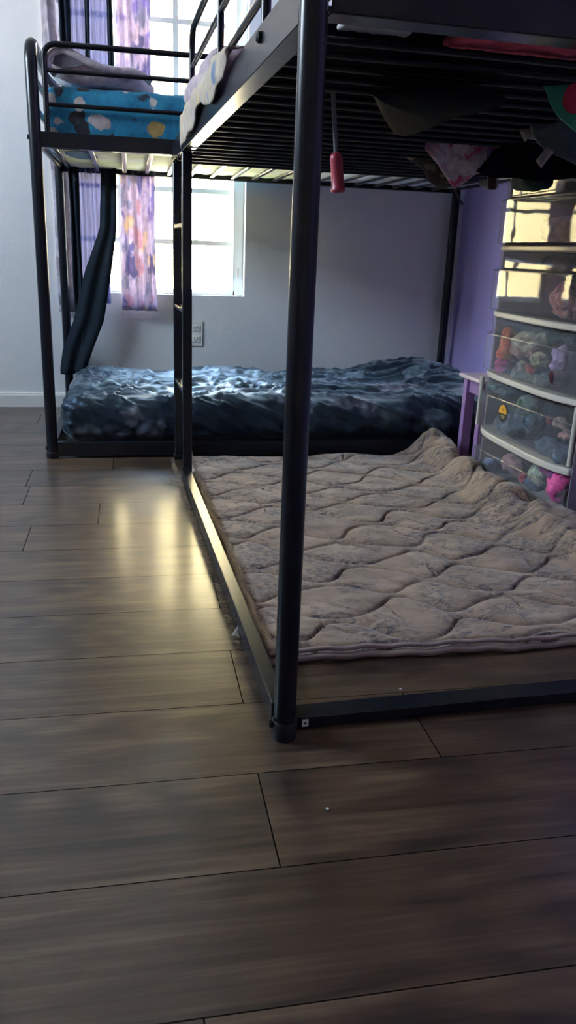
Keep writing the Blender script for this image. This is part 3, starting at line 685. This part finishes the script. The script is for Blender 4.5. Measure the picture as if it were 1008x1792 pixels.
# dark knit hat  on the cart top
def hat():
    m = MB(); c = onY(928, 318, 2.06)
    m.rbox((c.x+.005, 2.06, c.z+.003), .085, .10, .045, .022, .006, lambda p, n: .004*nz(p, 25, 2, 2)); return m
tag(hat().build('knit_hat', plain('dark_green_knit', (.010, .028, .030), .95, .3, 60, .6), smooth=180), 'dark green knit hat bulging down from the slats above the drawer cart', 'hat')

# ------------------------------------------------------------------ drawer cart
CX, CY0, CY1, CXB = 1.14, 1.865, 2.43, 1.485
cart = thing('drawer_cart', ((CX+CXB)/2, (CY0+CY1)/2, 0), 'five-drawer clear plastic storage cart against the purple wall', 'drawer cart')
BUL = .034
def bulge(f): return BUL*(1-abs(2*f-1)**4)
def curved(x_off, z0, z1, ya=CY0, yb=CY1, n=28, th=None, depth=None, bul=1.0):
    """solid with a bowed front; front x = CX - bulge - x_off, going back by depth"""
    m = MB(); fr_, bk = [], []
    vs = []
    for i in range(n+1):
        f = i/n; y = ya+(yb-ya)*f; x = CX-bulge((y-CY0)/(CY1-CY0))*bul-x_off
        vs += [(x, y, z0), (x, y, z1), (x+depth if th is None else x+th, y, z1), (x+depth if th is None else x+th, y, z0)]
    fs = []
    for i in range(n):
        a = i*4; b = a+4
        for k in range(4): fs.append((a+k, a+(k+1) % 4, b+(k+1) % 4, b+k))
    fs += [(3, 2, 1, 0), (n*4, n*4+1, n*4+2, n*4+3)]
    m.add(vs, fs); return m
def FB(y):
    f = (y-CY0)/(CY1-CY0); return .021*(1-abs(2*f-1)**12)+.055*(y-(CY0+CY1)/2)
zs = [(.012, .158), (.178, .345), (.362, .532), (.549, .725), (.742, .928)]
for z0, z1 in [(.158, .178), (.345, .362), (.532, .549), (.725, .742)]:
    m = curved(.008, z0, z1, n=28, depth=.05); m.build('ledge', M['ledge'], cart, bevel=.004)
    MB().bx(CX+.03, CXB, CY0+.012, CY1-.012, z0+.006, z0+.009).build('shelf', M['shell'], cart)
m = curved(.004, .928, .944, n=28, depth=.04); m.bx(CX+.02, CXB, CY0, CY1, .928, .944); m.build('top', M['shell'], cart, bevel=.003)
for y in (CY0-.003, CY1-.001):
    MB().bx(CX+.002, CXB, y, y+.004, 0, .93).build('side_panel', M['shell'], cart, bevel=.0015)
MB().bx(CXB-.004, CXB, CY0+.004, CY1-.004, 0, .93).build('back_panel', M['shell'], cart)
MB().bx(CX+.01, CXB, CY0+.004, CY1-.004, 0, .008).build('base', M['ledge'], cart)
for i, (z0, z1) in enumerate(zs):
    zm = z1-(z1-z0)*.30
    # front: recessed upper band (the faces are nearly flat, turned a touch towards the room), stepped lower face
    n = 32; ya, yb = CY0+.012, CY1-.012; rows = []
    prof = [(.000, z1-.002), (-.003, z1-.01), (-.004, zm+.006), (.006, zm), (.012, zm-.004), (.0125, (z0+zm)/2), (.012, z0+.008), (.006, z0+.003)]
    for j in range(n+1):
        f = j/n; y = ya+(yb-ya)*f; row = []
        for xo, z in prof: row.append((CX-FB(y)-xo+.006, y, z))
        rows.append(row)
    d = MB(); d.grid(rows); fo = d.build('drawer', M['clear'], cart, smooth=35); dp = sub(fo, cart['_o'])
    bxm = MB(); t_ = .002
    bxm.bx(CX, CXB-.02, ya+.004, ya+.004+t_, z0+.004, z1-.03); bxm.bx(CX, CXB-.02, yb-.006, yb-.004, z0+.004, z1-.03)
    bxm.bx(CXB-.022, CXB-.02, ya+.008, yb-.008, z0+.004, z1-.03)
    bxm.build('drawer_bin', M['clear'], dp)
    # lip handle: pale rounded frame of the face
    lip = MB(); lip.tube([(CX-FB(ya+(yb-ya)*j/24)-.0055, ya+(yb-ya)*j/24, zm-.003) for j in range(25)], .0022, 8); lip.build('drawer_lip', M['clear'], dp, smooth=60)
    if i in (1,):
        for yy in (CY0+.016, CY1-.016):
            fr4 = MB(); fr4.tube([(CX-FB(yy)-.003, yy, z0+.004), (CX-FB(yy)-.003, yy, z1-.004)], .007, 10)
            fr4.build('drawer_trim', M['ledge'], dp, smooth=60)
        # oval sticker on the drawer front
        cpt = onX(882, 723, CX-.030)
        yy = cpt.y; xx = CX-FB(yy)-.0075
        nrm = Vector((-1, 0, 0)); tl = Vector((-(FB(yy+.01)-FB(yy-.01))/.02, 1, 0)).normalized()
        nr = Vector((-tl.y, tl.x, 0))
        def ell(a, b, z_lo, z_hi, off):
            pts = [Vector((xx, yy, cpt.z))+nr*off+tl*(a*math.cos(t))+ZZ*max(z_lo, min(z_hi, b*math.sin(t))) for t in [2*math.pi*k/48 for k in range(48)]]
            return MB().add(pts, [tuple(range(48))])
        so = ell(.026, .0275, -.03, .03, .001).build('sticker', M['slot'], dp, solid=.0006); so['label'] = 'oval orange and black sticker'
        w_ = Vector(so.location)+dp['_o']
        sdp = {'_o': w_, 'e': so}
        ell(.0238, .0255, -.001, .03, .0018).build('sticker_top', plain('orange_print', (.72, .36, .03), .5, .03), sdp, solid=.0004)
        for q, (dz, hw) in enumerate(((-.008, .015), (-.0135, .011))):
            MB().box(Vector((xx, yy, cpt.z+dz))+nr*.0019, hw, .0002, .0013, tl, nr, ZZ).build('print_line', plain('gold_print', (.45, .36, .14), .5), sdp)
        MB().box(Vector((xx, yy, cpt.z+.011))+nr*.0024, .008, .0002, .0035, tl, nr, ZZ).build('print_mark', plain('dark_orange_print', (.45, .16, .02), .5), sdp)
# drawer contents
def item(kind, label, cat, px, py, depth, size, col, seed, mat=None):
    c = onX(px, py, CX-.01); d = (c-Vector((0, 0, HC))).normalized(); c = c+d*depth
    k_ = tuple(min(1, v*1.5+.03) for v in col); q_ = tuple(v*.45 for v in col)
    lump(kind, label, cat, c, *size, mat or blotch('cloth_%d' % seed, col, [col, k_, col, q_], 38, .85, .08, tuple(v*.75 for v in col), .4, 120, cov=.5, edge=.12), seed, amp=.12 if kind == 'box' else random.choice((.45, .6, .75)))
item('bag', 'bright orange bag at the left of the middle drawer', 'bag', 888, 605, .05, (.04, .045, .10), (.85, .16, .06), 21)
item('plush_toy', 'hot pink plush ball in the left corner of the middle drawer', 'toy', 882, 640, .05, (.05, .05, .055), (.75, .10, .32), 22)
item('towel', 'folded cream cloth in the back of the middle drawer', 'cloth', 935, 600, .10, (.08, .14, .05), (.42, .38, .27), 23)
item('towel', 'folded dusty rose cloth beneath the cream cloth in the middle drawer', 'cloth', 930, 618, .09, (.07, .13, .035), (.42, .22, .20), 24)
item('plush_toy', 'small cream plush with ears at the front of the middle drawer', 'toy', 917, 643, .03, (.035, .045, .035), (.62, .55, .42), 25)
item('plush_toy', 'yellowish plush beside the lilac plush in the middle drawer', 'toy', 946, 632, .03, (.035, .05, .03), (.60, .54, .32), 26)
item('plush_toy', 'lilac plush toy at the right of the middle drawer', 'toy', 976, 628, .03, (.04, .05, .06), (.50, .36, .56), 27)
item('ball', 'dark maroon ball at the front right of the middle drawer', 'ball', 983, 664, .03, (.045, .055, .04), (.10, .03, .04), 28)
item('sock', 'red rolled sock at the front of the middle drawer', 'clothes', 930, 646, .04, (.03, .06, .03), (.50, .08, .08), 29)
item('clothes_heap', 'grey-green heap along the bottom of the middle drawer', 'clothes', 935, 662, .05, (.05, .20, .03), (.16, .17, .14), 30)
item('sweater', 'dark teal garment filling the top back of the middle drawer', 'clothes', 975, 590, .16, (.06, .18, .05), (.03, .06, .06), 31)
item('sweater', 'grey-green bundle in the middle of the fourth drawer down', 'clothes', 925, 715, .06, (.07, .10, .06), (.14, .20, .17), 32)
item('sweater', 'slate blue bundle under the grey-green one in the fourth drawer', 'clothes', 925, 745, .05, (.07, .11, .05), (.11, .15, .20), 33)
item('sweater', 'pale slate garment behind the oval sticker', 'clothes', 885, 740, .05, (.05, .07, .06), (.20, .24, .28), 34)
item('plush_toy', 'tan plush arm reaching out at the right of the fourth drawer', 'toy', 980, 740, .03, (.03, .07, .025), (.52, .34, .24), 35)
item('plush_toy', 'pink-tan plush foot low at the right of the fourth drawer', 'toy', 990, 760, .03, (.03, .06, .025), (.55, .30, .26), 36)
item('sock', 'small red sock beside the tan plush arm', 'clothes', 965, 738, .05, (.02, .025, .025), (.40, .04, .07), 37)
item('jeans', 'dark navy jeans across the back of the fourth drawer', 'clothes', 935, 735, .17, (.05, .36, .13), (.022, .032, .05), 38)
item('sweater', 'blue-grey garment at the bottom right of the fourth drawer', 'clothes', 970, 785, .06, (.05, .16, .03), (.10, .14, .20), 39)
item('towel', 'teal folded cloth along the top left of the fourth drawer', 'cloth', 880, 682, .08, (.05, .14, .022), (.08, .17, .19), 40)
item('sweater', 'lavender blue bundle at the left of the bottom drawer', 'clothes', 862, 812, .05, (.05, .07, .04), (.24, .28, .50), 41)
item('shirt', 'dusty pink garment in the bottom drawer', 'clothes', 900, 820, .07, (.06, .12, .06), (.46, .25, .25), 42)
item('ball', 'bright coral ball in the bottom drawer', 'ball', 917, 836, .03, (.03, .03, .03), (.85, .10, .14), 43)
item('plastic_bag', 'clear greenish bag in the bottom drawer', 'bag', 945, 830, .04, (.04, .07, .05), (.36, .40, .33), 44)
item('sweater', 'grey-blue bundle low in the bottom drawer', 'clothes', 938, 848, .04, (.04, .07, .03), (.20, .22, .32), 45)
item('plush_toy', 'hot pink plush at the right of the bottom drawer', 'toy', 973, 855, .03, (.05, .075, .08), (.85, .12, .38), 46)
item('shirt', 'purple-grey garment above the hot pink plush', 'clothes', 970, 825, .06, (.05, .09, .03), (.25, .08, .20), 47)
item('sweater', 'salmon pink bundle at the right of the second drawer', 'clothes', 990, 530, .07, (.06, .09, .08), (.55, .22, .20), 48)
item('box', 'black case at the back of the second drawer', 'case', 985, 465, .22, (.06, .20, .06), (.02, .02, .03), 49)
item('box', 'brown box in the back of the top drawer', 'box', 985, 400, .20, (.08, .20, .07), (.10, .05, .04), 50)
item('box', 'dark case behind the upper band of the top drawer', 'case', 975, 335, .20, (.08, .22, .04), (.02, .02, .025), 51)

# ------------------------------------------------------------------ purple side table
tY0, tY1 = 2.475, 2.685
tb = thing('side_table', (1.27, (tY0+tY1)/2, 0), 'small purple side table with a pale lilac top, between bed and drawer cart', 'table')
tl_ = onY(808, 652, tY1-.02)
TX0, TX1, TZ = 1.118, 1.46, .322
tY0, tY1 = 2.45, 2.625
MB().bx(TX0, TX1, tY0, tY1, TZ-.014, TZ).build('table_top', M['pinktop'], tb, bevel=.005)
for x in (TX0+.035, TX1-.03):
    for y in (tY0+.022, tY1-.024): MB().bx(x-.017, x+.017, y-.014, y+.014, 0, TZ-.014).build('leg', M['purple'], tb, bevel=.002)
for y in (tY0+.02, tY1-.022): MB().bx(TX0+.052, TX1-.047, y-.007, y+.007, TZ-.062, TZ-.014).build('apron', M['purple'], tb, bevel=.001)
for x in (TX0+.035, TX1-.03): MB().bx(x-.007, x+.007, tY0+.036, tY1-.036, TZ-.062, TZ-.014).build('apron', M['purple'], tb, bevel=.001)
lump('plush_toy', 'small pinkish toy on the floor under the purple table', 'toy', (1.20, 2.50, .09), .06, .05, .16, blotch('pink_toy', (.45, .25, .25), [(.5, .4, .4), (.3, .08, .08)], 30), 61)

# ------------------------------------------------------------------ rug
def rug():
    u0, u1, s0, s1 = .020, 1.005, .215, 1.595
    ni, nj = 260, 330; m = MB(); m.col = []; rows = []; cols = []
    def h(u, s):
        wu = u+.045*nz((u, s, 0), 5, 2, 1); ws = s+.032*nz((u, s, 0), 5, 2, 2)
        Pp, Lw = .092, .25
        best = 1
        t = ws/Pp; k = math.floor(t)
        for kk in (k-1, k, k+1, k+2):
            c = kk+.38*math.sin(2*math.pi*wu/Lw+(math.pi if kk % 2 else 0))
            sl = 1/math.sqrt(1+(.38*Pp*2*math.pi/Lw*math.cos(2*math.pi*wu/Lw))**2)
            best = min(best, abs(t-c)*Pp*sl)
        # secondary short scallops inside the leaves
        c2 = abs(((wu*1.0+ws*.55)/.135+.5*nz((u, s, 0), 9, 2, 5)) % 1-.5)*.135
        sec = max(0, 1-c2/.006)*max(0, min(1, nz((u, s, 0), 7, 2, 7)*4))
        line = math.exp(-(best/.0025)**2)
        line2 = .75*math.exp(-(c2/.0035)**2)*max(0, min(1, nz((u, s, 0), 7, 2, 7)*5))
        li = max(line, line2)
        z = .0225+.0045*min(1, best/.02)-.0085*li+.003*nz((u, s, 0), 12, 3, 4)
        return z, li
    for i in range(ni+1):
        s = s0+(s1-s0)*i/ni; row = []
        for j in range(nj+1):
            ue = .922+.038*(s-1)+.10*(1-min(1, max(0, (s-.70)/.12)))
            u = u0+(ue-u0)*j/nj
            du = .004*math.sin(s*11)+.003*nz((s, 0, 0), 20, 2)
            ds = .010*math.sin(u*8+.5)*(1-(s-s0)/(s1-s0))
            z, li = h(u, s)
            # bunched ridge against the drawer cart
            rc = min(ue, .94)-.052+.012*math.sin(s*5+1)
            w = .055+.012*math.sin(s*9)
            rise = math.exp(-((u-rc)/w)**2) if u < rc else 1-.25*min(1, (u-rc)/.1)
            rise *= .055*(1+.25*math.sin(s*26+2*nz((u, s, 0), 5))+.15*nz((u, s, 0), 15, 2, 9))*min(1, max(.2, (s-.35)/.3))
            rise += .05*math.exp(-((u-.88)/.07)**2-((s-1.56)/.06)**2)
            rise += .012*math.exp(-((s-1.57)/.03)**2)*(.5+.5*math.sin(u*14))
            # edge rounding
            ed = min(s-s0, s1-s, u-u0, ue-u); e_ = max(0, min(1, ed/.010)); zz = .006+(z-.006)*math.sqrt(1-(1-e_)**2)+rise*e_
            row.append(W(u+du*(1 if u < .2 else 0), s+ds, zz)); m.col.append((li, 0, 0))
        rows.append(row)
    m.grid(rows)
    # skirt + bottom
    b0 = len(m.v); per = [(0, j) for j in range(nj+1)]+[(i, nj) for i in range(1, ni+1)]+[(ni, j) for j in range(nj-1, -1, -1)]+[(i, 0) for i in range(ni-1, 0, -1)]
    top = [i*(nj+1)+j for i, j in per]
    for t in top: p = m.v[t]; m.v.append(Vector((p.x, p.y, .001))); m.col.append((0, 0, 0))
    n = len(per)
    m.f += [(top[k], top[(k+1) % n], b0+(k+1) % n, b0+k) for k in range(n)]
    m.f.append(tuple(b0+k for k in range(n))[::-1])
    return m, rows
rm, rrows = rug()
ro = rm.build('rug', M['rug'], smooth=180, origin=W(.5, .9, 0)); tag(ro, 'plush beige and grey sculpted rug under the near loft bed, bunched at right', 'rug'); rp = sub(ro)
near_edge = rrows[0]
for nm, dz, dS, r in (('binding', .0215, -.004, .0045), ('binding', .0085, -.009, .0065)):
    b_ = MB(); b_.tube([p+E1*(dS+.002*math.sin(k*.11))+ZZ*(dz-p.z+.0015*math.sin(k*.06)+.0015*math.sin(k*.23)) for k, p in enumerate(near_edge) if k % 3 == 0], r, 10)
    b_.build(nm, M['bind'], rp, smooth=180)
left_edge = [r[0] for r in rrows]
b_ = MB(); b_.tube([p+U1*(.006+.003*math.sin(k*.2)+.002*nz((k*.1, 0, 0), 2))+ZZ*(.021-p.z) for k, p in enumerate(left_edge) if k % 2 == 0], .011, 10, rs=[.010+.0025*nz((k*.3, 1, 0), 1) for k in range(len(left_edge[::2]))])
b_.build('binding', M['fringe'], rp, smooth=180)
fz = MB()
for _ in range(900):
    s = random.choice([random.uniform(.25, 1.6), random.uniform(1.1, 1.66)]); side = random.random()
    if side < .45: p = W(-.019, s, .003+random.random()*.01); d = -U1*random.uniform(.004, .016)+E1*random.uniform(-.006, .006)+ZZ*random.uniform(-.002, .006)
    else: p = W(.030+random.uniform(-.004, .012), s, .026); d = U1*random.uniform(-.012, .008)+E1*random.uniform(-.012, .012)+ZZ*random.uniform(.003, .014)
    q = p+d*.6+Vector((random.uniform(-.003, .003),)*2+(0,)); e_ = p+d+E1*random.uniform(-.004, .004)
    e_.z = max(e_.z, .0015); fz.tube([p, q, e_], .0005, 4)
fo = fz.build('frayed_fibres', M['fringe'], rp); fo['kind'] = 'stuff'
# loose threads round the ladder foot
th = MB()
for k in range(16):
    a = random.uniform(0, 6.28); p = W(-.02+.02*math.cos(a), 1.36+.03*math.sin(a), .003); pts = [p]
    dr = random.uniform(0, 6.28)
    for q in range(7): dr += random.uniform(-.7, .7); p = p+Vector((math.cos(dr), math.sin(dr)*.6, 0))*.008+ZZ*random.uniform(-.001, .003); p.z = max(p.z, .0015); pts.append(p)
    th.tube(pts, .0006, 4)
to = th.build('lint', M['fringe']); tag(to, 'tuft of pale frayed threads at the foot of the ladder', 'lint', kind='stuff')

# scrap of cloth under the floor rail
sc_ = MB(); A = onZ(405, 1114, .004); B = onZ(427, 1088, .034); Cc = onZ(446, 1122, .003); D = onZ(447, 1100, .012)
n = 12; rows = []
for i in range(n+1):
    f = i/n; row = []
    for j in range(n+1):
        g_ = j/n; top = B.lerp(D, g_); bot = A.lerp(Cc, g_)
        p = bot.lerp(top, f); p.z += .006*math.sin(f*math.pi)*(1-g_)+.002*nz(p, 40, 2); 
        p.z = max(p.z, .0015+.001*f); row.append(p)
    rows.append(row)
sc_.grid(rows)
tag(sc_.build('cloth_scrap', M['scrap'], smooth=180, solid=.0015), 'small pale cloth corner poking out from under the floor rail', 'cloth')
# crumbs
for (px, py), lb in (((573, 1416), 'tiny white crumb on the dark floor near the bottom'), ((701, 1206), 'tiny white crumb between the rug and the front floor rail')):
    c = onZ(px, py, .0015); m = MB().rbox(c, .004, .004, .003, .001, .002); tag(m.build('crumb', M['plate'], smooth=60), lb, 'crumb')

# ------------------------------------------------------------------ curtains
def curtain(name, label, xt0, xt1, xb0, xb1, zb, mat, Y, folds, amp, zt=1.93, seed=0, curve=0, cat='curtain', th=.0015):
    rows = []; nj = max(30, int(folds*10)); ni = 60
    for i in range(ni+1):
        f = i/ni; z = zt+(zb-zt)*f; g = f**(1+curve); a0 = xt0+(xb0-xt0)*g; a1 = xt1+(xb1-xt1)*g
        if curve < 0: pass
        row = []
        for j in range(nj+1):
            t = j/nj; x = a0+(a1-a0)*t
            y = Y+amp*math.sin(2*math.pi*folds*t+seed+.6*math.sin(f*2))+.35*amp*math.sin(4.7*math.pi*folds*t+seed*2)
            row.append((x+.003*math.sin(z*9+t*5), y, z))
        rows.append(row)
    m = MB(); m.grid(rows); o = m.build(name, mat, smooth=180, solid=th); tag(o, label, cat); return o
rod = MB().tube([(-.55, 3.60, 1.935), (.75, 3.60, 1.935)], .010, 14)
ro_ = rod.build('curtain_rod', M['black'], smooth=60); tag(ro_, 'black curtain rod above the window', 'curtain rod')
for x in (-.5, .7): MB().tube([(x, 3.60, 1.925), (x, 3.667, 1.925)], .006, 10).build('bracket', M['black'], sub(ro_), smooth=60)
curtain('curtain', 'grey floral curtain strip at the far left of the window', -.325, -.245, -.300, -.228, .418, M['floral2'], 3.630, 1.6, .010, seed=1)
curtain('curtain', 'bright floral curtain hanging at the middle of the window', -.035, .096, -.035, .112, .432, M['floral'], 3.605, 3.2, .012, seed=2)
curtain('curtain', 'lavender sheer curtain between the dark drapes', -.215, -.045, -.205, -.085, .46, M['sheer'], 3.590, 7, .007, seed=3)
curtain('curtain', 'narrow dark curtain strip left of the lavender sheer', -.252, -.205, -.228, -.192, .20, M['navy'], 3.575, 1.5, .008, seed=4)
# long dark drape that narrows and swings left behind the mattress
rows = []
for i in range(71):
    f = i/70; z = 1.93+(.16-1.93)*f
    zz = [(1.93, -.062, -.046), (1.3, -.066, -.044), (1.0, -.105, -.046), (.76, -.120, -.052), (.58, -.190, -.080), (.39, -.240, -.115), (.27, -.29, -.165), (.16, -.31, -.205)]
    for (za, l0, r0), (zb_, l1, r1) in zip(zz, zz[1:]):
        if zb_ <= z <= za+1e-9: t = (za-z)/(za-zb_); l = l0+(l1-l0)*t; r = r0+(r1-r0)*t
    row = []
    for j in range(41):
        g_ = j/40; row.append((l+(r-l)*g_, 3.562+.006*math.sin(g_*11+f*2), z))
    rows.append(row)
m = MB(); m.grid(rows); tag(m.build('curtain', M['navy'], smooth=180, solid=.002), 'long dark drape sweeping down to the left behind the floor mattress', 'curtain')
curtain('curtain', 'thin dark curtain strip through the middle of the lavender sheer', -.152, -.130, -.150, -.132, 1.0, M['navy'], 3.575, 1, .004, seed=6)

# ------------------------------------------------------------------ light
w = bpy.data.worlds.new('sky'); sc.world = w; w.use_nodes = True; nt = w.node_tree
bg = nt.nodes['Background']; tc = nt.nodes.new('ShaderNodeTexCoord'); sx = nt.nodes.new('ShaderNodeSeparateXYZ'); nt.links.new(tc.outputs['Generated'], sx.inputs[0])
rp_ = ramp(nt, sx.outputs[2], [(0, (.92, .96, 1.0)), (.5, (.55, .75, 1.0))]); nt.links.new(rp_.outputs[0], bg.inputs[0]); bg.inputs[1].default_value = 7.0
sun = bpy.data.lights.new('sun', 'SUN'); sun.energy = 9.5; sun.angle = R(.6); sun.color = (1, .94, .84)
so = bpy.data.objects.new('sun', sun); C.objects.link(so); so.rotation_euler = Vector((.12, .62, -.78)).to_track_quat('-Z', 'Y').to_euler()
for nm, loc, rot, sz in (('portal_1', ((WX0+WX1)/2, YB+T+.005, (WZ0+WZ1)/2), Vector((0, -1, 0)), (WX1-WX0, WZ1-WZ0)), ('portal_2', (XL-.152, (LW0+LW1)/2, (LZ0+LZ1)/2), Vector((1, 0, 0)), (LW1-LW0, LZ1-LZ0))):
    l = bpy.data.lights.new(nm, 'AREA'); l.shape = 'RECTANGLE'; l.size, l.size_y = sz; l.cycles.is_portal = True
    o = bpy.data.objects.new(nm, l); C.objects.link(o); o.location = loc; o.rotation_euler = rot.to_track_quat('-Z', 'Y').to_euler()
sc.view_settings.view_transform = 'Standard'; sc.view_settings.look = 'None'; sc.view_settings.gamma = 1; sc.view_settings.use_curve_mapping = False
sc.view_settings.exposure = 2.85
cy_ = sc.cycles; cy_.use_denoising = True; cy_.max_bounces = 10; cy_.diffuse_bounces = 6; cy_.transparent_max_bounces = 24; cy_.glossy_bounces = 4
cy_.sample_clamp_indirect = 6; cy_.caustics_reflective = False; cy_.caustics_refractive = False
